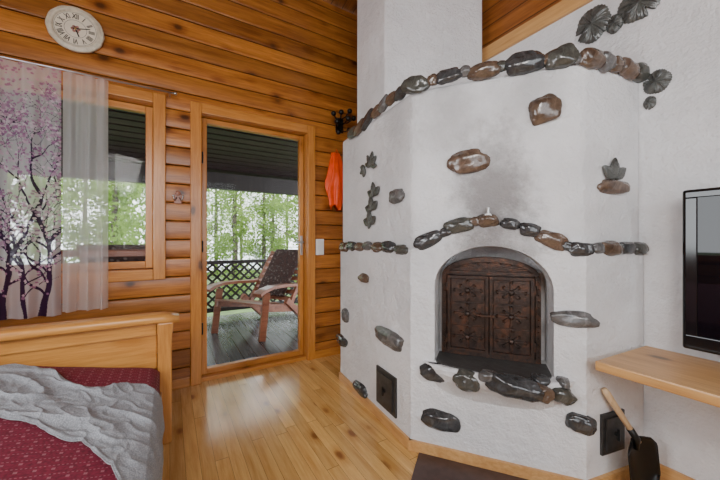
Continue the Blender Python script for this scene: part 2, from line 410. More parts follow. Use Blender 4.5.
O0=V((P0.x+FL.n.x*TH,P0.y+FL.n.y*TH)); O1=offs(P0,P1,P2); O2=offs(P1,P2,P3); O3=V((P3.x+FR.n.x*TH,P3.y+FR.n.y*TH))
zside=FF.hit(413,249)[1]
ctl=[(413,249),(430,242),(446,234),(462,228),(487,224),(509,226),(529,232),(550,242),(566,248),(583,250)]
pts=[FF.hit(a,b)[:2] for a,b in ctl]
def ztop(u):
    for (a,za),(b,zb_) in zip(pts[:-1],pts[1:]):
        if u<=b: t=max(0,min(1,(u-a)/(b-a))); t=t*t*(3-2*t)*.5+t*.5; return za+(zb_-za)*t
    return pts[-1][1]
bm=NB(); cols=[]
for k in range(13): t=k/12; cols.append((P0.lerp(P1,t),O0.lerp(O1,t),zside))
for k in range(1,61): t=k/60; cols.append((P1.lerp(P2,t),O1.lerp(O2,t),ztop(t*FF.L)))
for k in range(1,9): t=k/8; cols.append((P2.lerp(P3,t),O2.lerp(O3,t),ztop(FF.L)))
ins=.012
R0=[];R1=[];R2=[];R3=[]
for (b_,o_,z_) in cols:
    bi=b_-(o_-b_)*(ins/TH)
    R0.append(bm.verts.new((o_.x,o_.y,0))); R1.append(bm.verts.new((o_.x,o_.y,z_-.012)))
    mid_=b_.lerp(o_,.7); R2.append(bm.verts.new((mid_.x,mid_.y,z_))); R3.append((bm.verts.new((bi.x,bi.y,z_)),bm.verts.new((bi.x,bi.y,0))))
for k in range(len(cols)-1):
    bm.faces.new((R0[k],R0[k+1],R1[k+1],R1[k])); bm.faces.new((R1[k],R1[k+1],R2[k+1],R2[k])); bm.faces.new((R2[k],R2[k+1],R3[k+1][0],R3[k][0]))
    bm.faces.new((R3[k][0],R3[k+1][0],R3[k+1][1],R3[k][1])); bm.faces.new((R3[k][1],R3[k+1][1],R0[k+1],R0[k]))
for k in(0,len(cols)-1): bm.faces.new((R0[k],R1[k],R2[k],R3[k][0],R3[k][1]))
lower=mk('lower_casing',bm,sootm,fp,center=False)
carve(lower,cut,sootm)
bpy.data.objects.remove(cut)
C=[V((1.27,2.11)),V((1.27,1.737)),V((1.85,1.384)),V((1.90,1.5)),V((1.90,2.11))]
bm=NB(); prism(bm,[(p.x,p.y) for p in rounded(C,.02,{1,2})],BT-.01,4.2); mk('chimney',bm,M['plaster'],fp,center=False)
def strip(bm,F,a,b,h,th,z0=0):
    vs=[F.P(a,.001,z0),F.P(b,.001,z0),F.P(b,th,z0),F.P(a,th,z0)]
    A=[bm.verts.new(v) for v in vs]; B_=[bm.verts.new(v+V((0,0,h))) for v in vs]
    for i in range(4): j=(i+1)%4; bm.faces.new((A[i],A[j],B_[j],B_[i]))
    bm.faces.new(A[::-1]); bm.faces.new(B_)
bm=NB()
strip(bm,FL,0,FL.L+.02,.055,.036); strip(bm,FF,-.018,FF.L+.012,.055,.036); strip(bm,FR,-.01,FR.L-.02,.055,.036)
mk('baseboard_fireplace',bm,M['pineY'],kind='structure',bevel=.003,label='pine skirting board around the fireplace foot')
bm=NB(); strip(bm,FF,.04,.70,.008,.42,0.0)
hp=mk('hearth_plate',bm,M['tile'],label='dark brown clinker plate on the floor before the fireplace',cat='floor tile',bevel=.002)
hp.location+=FF.n*.037
# firebox door
DN=-.130
FM=lambda s,z,n:FF.P(s,n,z)
fd=empty('firebox_door',FF.P(sc,DN,zb),label='aged rusty cast iron double door with relief panels'); fd.parent=fp; fd.matrix_parent_inverse=Matrix.Translation(-fp.location)
scd=sc-.004
dhw=hw-.024; dz0=zb+.006; dzt=zt-.060; dzs=dzt-.105
def archd(hw,zb,zs,rise): return arch(hw,zb,zs,rise,24,scd)
bm=NB(); prism(bm,archd(dhw,dz0,dzs,dzt-dzs),DN-.03,DN,FM); mk('frame_plate',bm,M['bronze'],fd)
bm=NB()
def band(o_,i_):
    for i in range(len(o_)-1): prism(bm,[o_[i],o_[i+1],i_[i+1],i_[i]],DN,DN+.020,FM)
outer=[(scd+dhw-.002,dz0)]+archd(dhw-.002,dz0,dzs,dzt-dzs-.002)[2:]+[(scd-dhw+.002,dz0)]
inner=[(scd+dhw-.026,dz0)]+archd(dhw-.026,dz0,dzs,dzt-dzs-.026)[2:]+[(scd-dhw+.026,dz0)]
band(outer,inner)
zl=zb+.03; zh=dzs+.005
for (za,zb_) in((zh+.008,zh+.024),(dz0,dz0+.02)):
    prism(bm,[(scd-dhw+.026,za),(scd+dhw-.026,za),(scd+dhw-.026,zb_),(scd-dhw+.026,zb_)],DN,DN+.024,FM)
for k in range(11):
    a=math.radians(14+152*k/10)
    p=FF.P(scd+.04*math.cos(a),DN+.003,zh+.028+.01*math.sin(a)); q=FF.P(scd+(dhw-.035)*math.cos(a),DN+.003,zh+.028+max(.01,(dzt-zh-.06))*math.sin(a))
    beam(bm,p,q,.007,.012,FF.n); ball(bm,q,.008,sub=1)
for k in range(14):
    for s in(-1,1): ball(bm,FF.P(scd+s*(dhw-.014),DN+.020,dz0+.03+k*(dzs-dz0-.02)/13),.005,sub=1)
mk('surround',bm,M['bronze'],fd)
for sgn in(-1,1):
    bm=NB(); a0=scd+sgn*.003; a1=scd+sgn*(dhw-.034); lo,hi=min(a0,a1),max(a0,a1)
    prism(bm,[(lo,zl),(hi,zl),(hi,zh),(lo,zh)],DN,DN+.02,FM)
    for q in([(lo,zl),(hi,zl),(hi,zl+.014),(lo,zl+.014)],[(lo,zh-.014),(hi,zh-.014),(hi,zh),(lo,zh)],[(lo,zl+.014),(lo+.014,zl+.014),(lo+.014,zh-.014),(lo,zh-.014)],[(hi-.014,zl+.014),(hi,zl+.014),(hi,zh-.014),(hi-.014,zh-.014)]):
        prism(bm,q,DN+.02,DN+.038,FM)
    nr=3; hh=(zh-zl-.03)/nr
    for r in range(nr):
        z0=zl+.015+r*hh+.005; z1=z0+hh-.010; x0=lo+.02;x1=hi-.02
        prism(bm,[(x0,z0),(x1,z0),(x1,z1),(x0,z1)],DN+.02,DN+.028,FM)
        cx=(x0+x1)/2; cz=(z0+z1)/2; w=(x1-x0)*.40; h=(z1-z0)*.42
        for k in range(8):
            a=2*math.pi*k/8; rr=1 if k%2==0 else .72
            beam(bm,FF.P(cx,DN+.032,cz),FF.P(cx+w*rr*math.cos(a),DN+.032,cz+h*rr*math.sin(a)),.010,.016,FF.n)
            ball(bm,FF.P(cx+w*rr*math.cos(a),DN+.033,cz+h*rr*math.sin(a)),.010,sub=1)
        ball(bm,FF.P(cx,DN+.036,cz),.016)
    mk('door_leaf',bm,M['bronze'],fd)
    for z in(zl+.06,zh-.06):
        bm=NB(); cyl(bm,FF.P(scd+sgn*(dhw-.030),DN+.028,z-.022),FF.P(scd+sgn*(dhw-.030),DN+.028,z+.022),.009); mk('hinge',bm,M['bronze'],fd,smooth=False)
bm=NB(); zc=(zl+zh)/2; cyl(bm,FF.P(scd+.015,DN+.02,zc),FF.P(scd+.015,DN+.06,zc),.007); beam(bm,FF.P(scd+.03,DN+.056,zc),FF.P(scd-.05,DN+.056,zc),.010,.010); ball(bm,FF.P(scd-.05,DN+.056,zc),.010)
mk('latch',bm,M['bronze'],fd)
# hearth ledge
bm=NB(); rings=[]
zL=zb-.004
lv=[(zL,.10),(zL-.012,.118),(zL-.035,.118),(zL-.07,.10),(zL-.12,.06),(zL-.19,.015)]
for z,dp in lv:
    ring=[]
    for k in range(33):
        a=math.pi*k/32; w=hw+.075-(zL-z)*.5
        ring.append(bm.verts.new(FF.P(sc+.01-w*math.cos(a),-.01+dp*math.sin(a)**.7,z)))
    rings.append(ring)
for i in range(len(rings)-1):
    for k in range(32): bm.faces.new((rings[i][k],rings[i][k+1],rings[i+1][k+1],rings[i+1][k]))
bm.faces.new(rings[0])
mk('hearth_ledge',bm,M['plaster'],fp,smooth=False)
bm=NB()
q=[(sc-hw+.006,-.13),(sc-hw+.006,.0)]+[(sc-(hw-.006)*math.cos(math.pi*k/24),.080*math.sin(math.pi*k/24)**.7) for k in range(1,24)]+[(sc+hw-.006,.0),(sc+hw-.006,-.13)]
prism(bm,q,zb-.003,zb+.003,lambda s,n,z:FF.P(s,n,z)); mk('ledge_slab',bm,M['slate'],fp,label='sooty dark stone slab')
# stones
def stone(F,u,z,w,h,depth,ang,mat,n=0,seed=0,parent=fp,name='stone'):
    bm=NB(); vs=ball(bm,(0,0,0),1,sub=4); so=V((seed*3.1,seed*1.7,seed))
    ca,sa=math.cos(ang),math.sin(ang)
    for v in vs:
        p=v.co.copy(); p*=1+.30*noise.noise(p*1.2+so)+.10*noise.noise(p*2.8+so)+.03*noise.noise(p*7+so)
        x=math.copysign(abs(p.x)**.80,p.x)*w/2; y=math.copysign(abs(p.y)**.80,p.y)*h/2; d=p.z*depth
        X=x*ca-y*sa; Y=x*sa+y*ca
        v.co=F.P(u+X,n+d,z+Y)
    return mk(name,bm,mat,parent,smooth=True)
def pstone(px,py,w,h,rot=0,mi=None,F=None,n=0.005,dep=None,k=1.08):
    F=F or facet(px); u,z,t=F.hit(px,py)
    ua=F.hit(px-w/2,py)[0]; ub=F.hit(px+w/2,py)[0]; W=abs(ub-ua); Hh=h*t/FPX
    pstone.i+=1
    r=math.radians(rot)
    return stone(F,u,z,W*k,Hh*k,dep or min(.030,.42*min(W,Hh)),r,STM[[0,1,2,0,4,3,2][pstone.i%7] if mi is None else mi],n,pstone.i)
pstone.i=0
top=[(354,133,9,9),(361,128,9,9,20),(369,120,11,9,25),(378,112,9,9,10),(385,105,9,10,20),(393,99,9,10,10),(402,93,10,11,10),
 (416,86,24,15,-5,1),(433,81,10,10),(448,77,24,12,5,0),(465,72,11,9,0,3),(484,72,30,14,5,2),(502,67,10,9,0,1),(525,64,38,19,4,0),(547,60,10,10,0,2),(562,58,30,19,2,1),(577,60,7,9,0,3),
 (590,60,18,16,0,2),(603,64,12,17),(614,66,12,13),(625,70,16,17,-10,4),(637,74,12,16)]
for s in top: pstone(*s,n=.010,k=1.13)
mid=[(347,247,8,9),(354,246,8,8),(362,247,9,8),(370,246,9,8),(380,247,10,9),(391,247,11,11),(404,250,12,9),
 (429,240,28,13,25,0),(446,232,13,9,20),(460,226,28,13,12,1),(487,221,21,12,0,2),(475,222,12,8,0),(510,224,18,10,-5),(529,230,20,12,-15,0),(551,240,30,14,-22,4),(567,246,12,9,-10),(579,249,24,13,-5,0),
 (593,248,11,10),(607,248,19,13,0,2),(622,248,14,11),(635,249,12,12)]
for s in mid: pstone(*s,n=.018,k=1.12)
oth=[(467,162,40,21,3,4),(543,110,32,24,12,2),(612,187,26,13,0,4),(398,196,13,13,0,3),(367,278,9,8,0,4),(349,315,5,12,0,3),
 (345,340,9,10,0,0),(392,337,26,16,0,3),(441,418,34,18,-5,0),(572,318,43,15,0,3),(580,421,30,18,-5,0),(364,388,12,11,0,0)]
for s in oth: pstone(*s,n=.005 if s[1]<240 else .023)
def lstone(px,py,w,h,rot,mi,n,dep=.040):
    u,z,t=FF.hit(px,py,n); ua=FF.hit(px-w/2,py,n)[0]; ub=FF.hit(px+w/2,py,n)[0]; pstone.i+=1
    stone(FF,u,z,(ub-ua)*1.02,h*t/FPX,dep,math.radians(rot),STM[mi],n,pstone.i)
for s in[(437,373,34,18,-3,0,.035),(467,380,30,20,-5,1,.08),(490,377,22,13,0,3,.095),(514,387,54,23,-5,0,.12,.045),(541,392,24,17,-10,2,.10),(560,394,32,18,-20,1,.055),(540,380,20,10,-6,0,.06),(563,382,14,10,-10,3,.035)]: lstone(*s)
u,z,t=FF.hit(488,214)
bm=NB(); cyl(bm,FF.P(u,-.01,z-.012),FF.P(u,.035,z-.012),.016); cyl(bm,FF.P(u,.025,z-.01),FF.P(u,.025,z+.03),.008); mk('damper_knob',bm,M['steel'],fp,bevel=.002)
for (px,py,w,h) in((387,390,19,38),(611,431,22,40)):
    F=facet(px); u,z,t=F.hit(px,py,.02); W=abs(F.hit(px+w/2,py)[0]-F.hit(px-w/2,py)[0]); Hh=h*t/FPX
    m=lambda s,zz,n,F=F:F.P(s,n+.02,zz)
    bm=NB()
    prism(bm,[(u-W/2,z-Hh/2),(u+W/2,z-Hh/2),(u+W/2,z+Hh/2),(u-W/2,z+Hh/2)],.000,.012,m)
    prism(bm,[(u-W*.38,z-Hh*.40),(u+W*.38,z-Hh*.40),(u+W*.38,z+Hh*.40),(u-W*.38,z+Hh*.40)],.012,.02,m)
    h_=mk('soot_hatch',bm,M['darkmetal'],fp,bevel=.003,label='dark metal soot hatch')
    bm=NB(); cyl(bm,F.P(u,.038,z),F.P(u,.052,z),.010); beam(bm,F.P(u,.052,z-.025),F.P(u,.052,z+.025),.010,.006)
    k=mk('knob',bm,M['iron'],h_); k.matrix_parent_inverse=Matrix.Translation(-h_.location)
# leaf ornaments
def leaf(F,px,py,r,nl,spread,rot,name,parent=None,label=None,asp=.36):
    u,z,t=F.hit(px,py); R=r*t/FPX; bm=NB()
    for k in range(nl):
        a=math.radians(rot+(-spread/2+spread*k/max(1,nl-1) if nl>1 else 0))
        L=R*(.9+.15*math.cos((k-(nl-1)/2)*.8)); c=(math.cos(a),math.sin(a))
        vs=ball(bm,(0,0,0),1,sub=4)
        for v in vs:
            p=v.co; x=p.x; taper=(1-.45*x) if x>0 else (1+.35*x)
            ridge=.25*math.exp(-(p.y*6)**2)+.10*math.cos(p.x*18+abs(p.y)*9)
            X=(x+1)*L*.52; Y=p.y*L*asp*taper; D=(p.z*(.011)+(ridge*.012 if p.z>0 else 0))
            v.co=F.P(u+X*c[0]-Y*c[1],.010+D+.002*(k%2),z+X*c[1]+Y*c[0])
    return mk(name,bm,M['leafst'],parent,smooth=True,label=label,cat=None if parent else 'wall ornament')
def pad(F,px,py,rx,ry,rot,nv=11,parent=None,label=None,name='leaf_ornament'):
    u,z,t=F.hit(px,py); Ry=ry*t/FPX; Rx=abs(F.hit(px+rx,py)[0]-F.hit(px-rx,py)[0])/2
    bm=NB(); na,nr=240,20; rings=[]; rot=math.radians(rot)
    sz=min(1,Ry/.06)
    for i in range(1,nr+1):
        r=i/nr; ring=[]
        for k in range(na):
            a=2*math.pi*k/na; aw=math.atan2(math.sin(a),math.cos(a))
            sc_=.88+.08*abs(math.cos(a*2.5))**.7+.02*math.cos(a*31)*r-.50*math.exp(-(aw/.09)**2)*r
            rib=abs(math.cos(a*nv/2))**9; vein=abs(math.cos(a*nv*1.5+r*5))**6
            ang=a+rot
            x=Rx*r*sc_*1.04*math.cos(ang); y=Ry*r*sc_*1.04*math.sin(ang)
            dpt=sz*(.016*(1-r**3)+.008*rib*min(1,r*3)*(1-r**8)+.004*vein*r*(1-r**8))
            if i==nr: dpt=.0
            ring.append(bm.verts.new(F.P(u+x,.003+dpt,z+y)))
        rings.append(ring)
    c=bm.verts.new(F.P(u,.003+.019*sz,z))
    for k in range(na): bm.faces.new((c,rings[0][k],rings[0][(k+1)%na]))
    for i in range(nr-1):
        for k in range(na): j=(k+1)%na; bm.faces.new((rings[i][k],rings[i+1][k],rings[i+1][j],rings[i][j]))
    return mk(name,bm,M['leafst'],parent,smooth=True,label=label,cat=None if parent else 'wall ornament')
pad(FW,593,25,18,18,200,9,label='mottled grey stone leaf plaque on the white wall')
pad(FW,615,24,9,10,120,7,label='small dark stone leaf plaque on the white wall')
pad(FW,640,3,24,18,300,11,label='large mottled grey stone leaf plaque on the white wall')
pad(FW,657,82,15,12,150,9,label='grey stone leaf plaque beside the stone row')
pad(FW,650,103,7,7,250,7,label='tiny dark stone leaf plaque beside the stone row')
leaf(FR,612,179,19,3,110,90,'leaf_ornament',fp,asp=.34)
# layered leaf stones on the side face
leaf(FL,372,166,13,5,170,75,'leaf_ornament',fp,asp=.26)
leaf(FL,366,168,9,3,90,210,'leaf_ornament',fp,asp=.34)
leaf(FL,375,196,13,3,120,95,'leaf_ornament',fp,asp=.34)
leaf(FL,373,210,13,3,130,100,'leaf_ornament',fp,asp=.36)
leaf(FL,371,224,13,3,130,95,'leaf_ornament',fp,asp=.36)
leaf(FL,371,216,12,1,0,262,'leaf_ornament',fp,asp=.36)
# ---------------------------------------------------------------- shelf + tv + shovel
sh=empty('shelf',(1.72,0,.56),'thick pine wall shelf carrying the television','shelf')
bm=NB()
prism(bm,[(1.50,.585),(WX-.003,.545),(WX-.003,-1.2),(1.50,-1.2)],.562,.60); mk('board',bm,M['pineY'],sh,bevel=.005)
bm=NB(); bb(bm,(WX-.04,-1.2,.51),(WX-.002,.5,.562)); mk('cleat',bm,M['pineY'],sh,bevel=.004)
TX=1.80
tv=empty('television',(TX,-.1,.6),'black flat screen television with glossy bezel','television')
ya,yb=.395,-.62; z0,z1=.655,1.305
bm=NB(); bb(bm,(TX,yb,z0),(TX+.05,ya,z1)); mk('casing',bm,M['blackpl'],tv,bevel=.012,seg=3)
bm=NB()
for q in(((TX-.008,yb+.01,z0+.01),(TX+.002,ya-.01,z0+.06)),((TX-.008,yb+.01,z1-.035),(TX+.002,ya-.01,z1-.01)),((TX-.008,ya-.045,z0+.06),(TX+.002,ya-.01,z1-.035)),((TX-.008,yb+.01,z0+.06),(TX+.002,yb+.045,z1-.035))): bb(bm,*q)
mk('bezel',bm,M['blackpl'],tv,bevel=.003)
bm=NB(); bb(bm,(TX-.003,yb+.045,z0+.06),(TX+.001,ya-.045,z1-.035)); mk('screen',bm,M['screen'],tv)
bm=NB(); bb(bm,(TX-.10,-.32,.601),(TX+.11,.10,.615)); bb(bm,(TX+.01,-.16,.61),(TX+.04,-.06,.67)); mk('stand',bm,M['blackpl'],tv,bevel=.004)
u,z,t=FR.hit(604,389,.04); A=FR.P(u,.04,z)
u2,z2,t2=FR.hit(636,438,.09); Bp=FR.P(u2,.09,z2)
ax=(Bp-A).normalized()
tip=Bp+ (V((0.05,-.02,-1)).normalized())*(Bp.z-.004)
sv=empty('fire_shovel',tip,'short ash shovel with pale wooden handle and black pan','shovel')
bm=NB(); tube(bm,[A,A+ax*.02,A+(Bp-A)*.5,Bp+ax*.02],[.011,.015,.013,.011],12); mk('handle',bm,M['ash'],sv,smooth=True)
bm=NB(); dd=(tip-Bp).normalized(); wv_=dd.cross(FR.n).normalized(); nn=wv_.cross(dd).normalized()
if nn.dot(FR.n)<0: nn=-nn
Lb=(tip-Bp).length; g=[]
for i in range(17):
    row=[]; tt=i/16
    wdt=.098*(min(1,.62+tt*2.6)) * (1 if tt<.75 else 1-.40*((tt-.75)/.25)**2)
    for j in range(15):
        x=(j/14-.5)*2
        p=Bp+dd*(Lb*(tt*(1-.10*x*x if tt>.8 else 1)))+wv_*(x*wdt)+nn*(.034*x*x+.012*tt-.012)
        row.append(bm.verts.new(p))
    g.append(row)
for i in range(16):
    for j in range(14): bm.faces.new((g[i][j],g[i][j+1],g[i+1][j+1],g[i+1][j]))
bl=mk('pan',bm,M['iron'],sv,smooth=True); bl.modifiers.new('s','SOLIDIFY').thickness=.003
bm=NB(); tube(bm,[Bp-ax*.05,Bp+ax*.005,Bp+dd*.05],[.014,.015,.009],12); mk('socket',bm,M['iron'],sv,smooth=True)
# ---------------------------------------------------------------- daybed
AY=2.0
db=empty('daybed',(-.5,1.0,0),'pine daybed with burgundy woven mattress','bed')
def mz(x):
    x=min(-.04,x); return .432+.235*(-x-.04)
bm=NB()
prof_=[]; ns=14
for k in range(ns+1):
    x=-1.05+1.095*k/ns; drop=.012*max(0,(x+.08)/.12)**2
    ring=[]
    for j in range(16):
        a=2*math.pi*j/16; yy=.062*math.copysign(abs(math.cos(a))**.55,math.cos(a)); zz=.026*math.copysign(abs(math.sin(a))**.6,math.sin(a))
        s_=1 if k<ns else .86
        ring.append(bm.verts.new((x,AY+.020+yy*s_,.677+zz*s_-drop)))
    prof_.append(ring)
for k in range(ns):
    for j in range(16): i2=(j+1)%16; bm.faces.new((prof_[k][j],prof_[k][i2],prof_[k+1][i2],prof_[k+1][j]))
bm.faces.new(prof_[0]); bm.faces.new(prof_[-1])
mk('arm_rest',bm,M['pineX'],db,smooth=True)
bm=NB(); bb(bm,(-1.0,AY+.022,.40),(-.06,AY+.04,.585)); mk('end_panel',bm,M['pineX'],db,bevel=.004)
bm=NB(); bb(bm,(-1.0,AY+.005,.585),(-.06,AY+.05,.652)); mk('cross_rail',bm,M['pineX'],db,bevel=.008)
bm=NB()
g=[]
for k in range(15):
    z=.655*k/14; t=k/14; fl=.010*max(0,(t-.8)/.2)**2
    g.append([bm.verts.new(v) for v in((-.055-fl*.3,AY-.032,z),(.010+fl,AY-.032,z),(.010+fl,AY+.055,z),(-.055-fl*.3,AY+.055,z))])
for k in range(14):
    for j in range(4): i2=(j+1)%4; bm.faces.new((g[k][j],g[k][i2],g[k+1][i2],g[k+1][j]))
bm.faces.new(g[0]); bm.faces.new(g[-1])
mk('leg',bm,M['pineZ'],db,bevel=.008)
bm=NB(); bb(bm,(-1.05,AY-.01,0),(-.995,AY+.06,.645)); mk('leg',bm,M['pineZ'],db,bevel=.006)
bm=NB(); bb(bm,(-.065,.12,0),(-.01,.19,.40)); mk('leg',bm,M['pineZ'],db,bevel=.006)
bm=NB(); bb(bm,(-1.05,.12,0),(-.995,.19,.40)); mk('leg',bm,M['pineZ'],db,bevel=.006)
bm=NB(); bb(bm,(-.065,.19,.16),(-.035,AY-.035,.29)); mk('side_rail',bm,M['pineY'],db,bevel=.005)
bm=NB(); bb(bm,(-1.04,.19,.16),(-1.01,AY,.5)); mk('side_rail',bm,M['pineY'],db,bevel=.005)
bm=NB(); bb(bm,(-1.0,.19,.25),(-.066,AY-.03,.285)); mk('slat_base',bm,M['pineX'],db)
bm=NB(); nx,ny=60,50; g=[]
MYE=AY-.036
def mat_pt(x,y):
    ex=min(1,(-.045-x)/.05); ey=min(1,(MYE-y)/.05)
    e=max(0,min(ex,ey)); r=.035*(1-math.sqrt(max(0,1-(1-e)**2)))
    return mz(x)-r+.004*noise.noise(V((x*7,y*7,0)))
for i in range(nx+1):
    x=-1.0+.955*i/nx
    g.append([bm.verts.new((x,.2+(MYE-.2)*j/ny,mat_pt(x,.2+(MYE-.2)*j/ny))) for j in range(ny+1)])
for i in range(nx):
    for j in range(ny): bm.faces.new((g[i][j],g[i+1][j],g[i+1][j+1],g[i][j+1]))
bnd=[g[i][0] for i in range(nx+1)]+[g[nx][j] for j in range(1,ny+1)]+[g[i][ny] for i in range(nx-1,-1,-1)]+[g[0][j] for j in range(ny-1,0,-1)]
low=[bm.verts.new((v.co.x,v.co.y,.287)) for v in bnd]
for i in range(len(bnd)): j=(i+1)%len(bnd); bm.faces.new((bnd[i],bnd[j],low[j],low[i]))
bm.faces.new(low)
mk('mattress',bm,M['burg'],db,smooth=True)
# throw
def interp(pts,t):
    t=max(0,min(.99999,t))*(len(pts)-1); i=int(t); f=t-i; f=f*f*(3-2*f)*.5+f*.5
    return V(pts[i])*(1-f)+V(pts[i+1])*f
Tp=[(-.95,1.90),(-.62,1.88),(-.42,1.82),(-.30,1.66),(-.17,1.68),(-.075,1.64)]
Bp_=[(-.95,1.58),(-.52,1.46),(-.36,1.37),(-.24,1.26),(-.14,1.10),(-.075,.92)]
bm=NB(); nu,nv=320,190; g=[]
for i in range(nu+1):
    u=1.42*i/nu; row=[]
    for j in range(nv+1):
        v=j/nv; a=interp(Tp,u); b=interp(Bp_,u); p=a*(1-v)+b*v
        ph=v*12+3.0*noise.noise(V((u*2.2,v*1.6,3)))
        env=max(0,.35+.9*noise.noise(V((u*3+4,v*2.5,9))))
        r1=1-abs(noise.noise(V((p.x*5+1,p.y*6+p.x*4,2.0))))*3.4; r2=1-abs(noise.noise(V((p.x*11-p.y*4,p.y*13+p.x*8,5))))*3.6; r3=1-abs(noise.noise(V((p.x*24+p.y*9,p.y*22-p.x*7,1))))*3.4
        wr=.006*(1+math.sin(ph))*env+.013*max(0,r1)**1.8+.005*max(0,r2)**1.6+.0018*max(0,r3)
        wr+= .006*math.exp(-((v-.05)/.04)**2)+.003*math.exp(-((v-.96)/.02)**2)
        if u<=1:
            fall=max(0,(u-.92)/.08); x=p.x; z=mz(x)+.006+wr-.016*fall**2
            x+= .020*fall**2
            row.append(bm.verts.new((x,p.y+.03*noise.noise(V((u*5,v*2,4)))*(1 if 0.05<v<.95 else 1.5),z)))
        else:
            k=(u-1)/.42; y=interp(Bp_,1).y*v+interp(Tp,1).y*(1-v)
            y=y+ (v-.5)*-.10*k
            fold=.009*math.sin(v*20+2.0*noise.noise(V((v*3,k*2,0))))*min(1,k*2)+.008*noise.noise(V((v*9,k*5,3)))
            z=mz(-.04)+.006+wr*max(0,1-k*4)-.016-(.34+.06*noise.noise(V((v*4,0,7))))*k
            row.append(bm.verts.new((-.055+.028*min(1,k*5)**.6-.008*k+fold,y,max(.03,z))))
    g.append(row)
for i in range(nu):
    for j in range(nv): bm.faces.new((g[i][j],g[i+1][j],g[i+1][j+1],g[i][j+1]))
bl=mk('blanket',bm,M['blanket'],smooth=True,label='soft thin pale grey throw draped over the daybed',cat='blanket')
bl.modifiers.new('s','SOLIDIFY').thickness=.002
# ---------------------------------------------------------------- curtains
rod=empty('curtain_rod',(-.7,2.60,2.15),'thin grey metal curtain rod','curtain rod')
bm=NB(); cyl(bm,(-1.5,2.60,2.155),(.03,2.60,2.155),.007); ball(bm,(.035,2.60,2.155),.012); mk('rod',bm,M['steel'],rod,smooth=True)
for x in(0,-1.28):
    bm=NB(); beam(bm,(x,2.60,2.155),(x,2.668,2.155),.012,.012); mk('bracket',bm,M['steel'],rod)
def curtain(name,x0,x1,zt_,zb_,nx,nz,per,amp,mat,label,painter=None,ph=0,xw=.012):
    us=np.linspace(0,1,nx); ws=np.linspace(0,1,nz); U,Wv=np.meshgrid(us,ws,indexing='ij')
    X=x0+(x1-x0)*U; Z=zt_+(zb_-zt_)*Wv
    ff=(X-x0)/per*2*np.pi+ph
    A=amp*(.55+.45*Wv)
    Yv=2.592+A*np.sin(ff+.6*np.sin(ff*.37)+.5*Wv*np.sin(ff*.21+2))+A*.3*np.sin(ff*2.3+Wv*2)-.01*Wv
    X=X+xw*np.sin(ff*1.3+1)*Wv*np.sin(np.pi*U)
    me=bpy.data.meshes.new(name); co_=np.stack([X,Yv,Z],-1).reshape(-1,3)
    idx=np.arange(nx*nz).reshape(nx,nz); f=np.stack([idx[:-1,:-1],idx[1:,:-1],idx[1:,1:],idx[:-1,1:]],-1).reshape(-1,4)
    me.vertices.add(len(co_)); me.vertices.foreach_set('co',co_.ravel()); me.loops.add(f.size); me.loops.foreach_set('vertex_index',f.ravel().astype(np.int32))
    me.polygons.add(len(f)); me.polygons.foreach_set('loop_start',np.arange(0,f.size,4,dtype=np.int32)); me.polygons.foreach_set('use_smooth',np.ones(len(f),dtype=bool)); me.update(calc_edges=True); me.validate()
    me.materials.append(mat)
    if painter:
        c=painter(U*(x1-x0),(1-Wv)*(zt_-zb_)); at=me.color_attributes.new('print','FLOAT_COLOR','POINT'); at.data.foreach_set('color',c.reshape(-1,4).astype(np.float32).ravel())
    o=bpy.data.objects.new(name,me); COL.objects.link(o); o['label']=label; o['category']='curtain'; return o
def paint(A,Zc):
    rs=random.Random(21); nx,nz=A.shape; C_=np.zeros((nx,nz,4)); C_[...,:3]=(.93,.91,.96)
    W_=A.max(); Hh=Zc.max(); dx=W_/(nx-1); dz=Hh/(nz-1)
    fade=np.clip((A-(W_-.10))/.10,0,1); C_[...,3]=.58-.10*fade
    def blot(x,z,r,c,al):
        i0=max(0,int((x-r)/dx)); i1=min(nx,int((x+r)/dx)+2); k=(Hh-z)/dz; j0=max(0,int(k-r/dz)); j1=min(nz,int(k+r/dz)+2)
        if i0>=i1 or j0>=j1: return
        a=A[i0:i1,j0:j1]; b=Zc[i0:i1,j0:j1]; m=((a-x)**2+(b-z)**2)<r*r
        C_[i0:i1,j0:j1][m]=(*c,al)
    tips=[]
    def branch(x,z,a,L,w,dp):
        n=max(3,int(L/.006))
        for k in range(n):
            x+=math.cos(a)*L/n; z+=math.sin(a)*L/n; a+=rs.uniform(-.09,.09)+.012*(math.pi/2-a)
            blot(x,z,max(.0022,w*(1-.40*k/n)),(.055,.025,.07),.97)
            if dp>=2 and rs.random()<.08: tips.append((x,z))
            if dp<=1 and k%12==7 and z>.10: branch(x,z,a+rs.choice((-1,1))*rs.uniform(.6,1.0),L*rs.uniform(.35,.6),w*.38,4)
        if dp<6:
            for s in range(2):
                branch(x,z,a+rs.uniform(.16,.5)*(1 if s%2 else -1),L*rs.uniform(.66,.84),w*.62,dp+1)
        else: tips.append((x,z))
    for (x,z,w,L) in ((.10,0,.018,.36),(.33,0,.019,.40),(.50,0,.020,.38),(.60,0,.013,.30),(.665,0,.020,.44)):
        branch(x,z,math.radians(rs.uniform(86,96)),L,w,0)
    for (x,z) in tips:
        for k in range(3 if z>.75 else 2):
            blot(x+rs.gauss(0,.014),z+rs.gauss(0,.014),rs.uniform(.003,.009),rs.choice([(.50,.24,.44),(.64,.40,.58),(.38,.18,.36),(.78,.58,.72),(.86,.72,.83)]),.85)
    for k in range(900):
        z=Hh-abs(rs.gauss(0,.45)); x=rs.uniform(0,W_); blot(x,z,rs.uniform(.003,.009),rs.choice([(.62,.38,.56),(.78,.58,.73),(.50,.28,.47)]),.8)
    return C_
curtain('curtain',-1.32,-.570,2.145,.64,360,680,.125,.024,M['print'],'sheer curtain printed with lilac blossoming trees',paint)
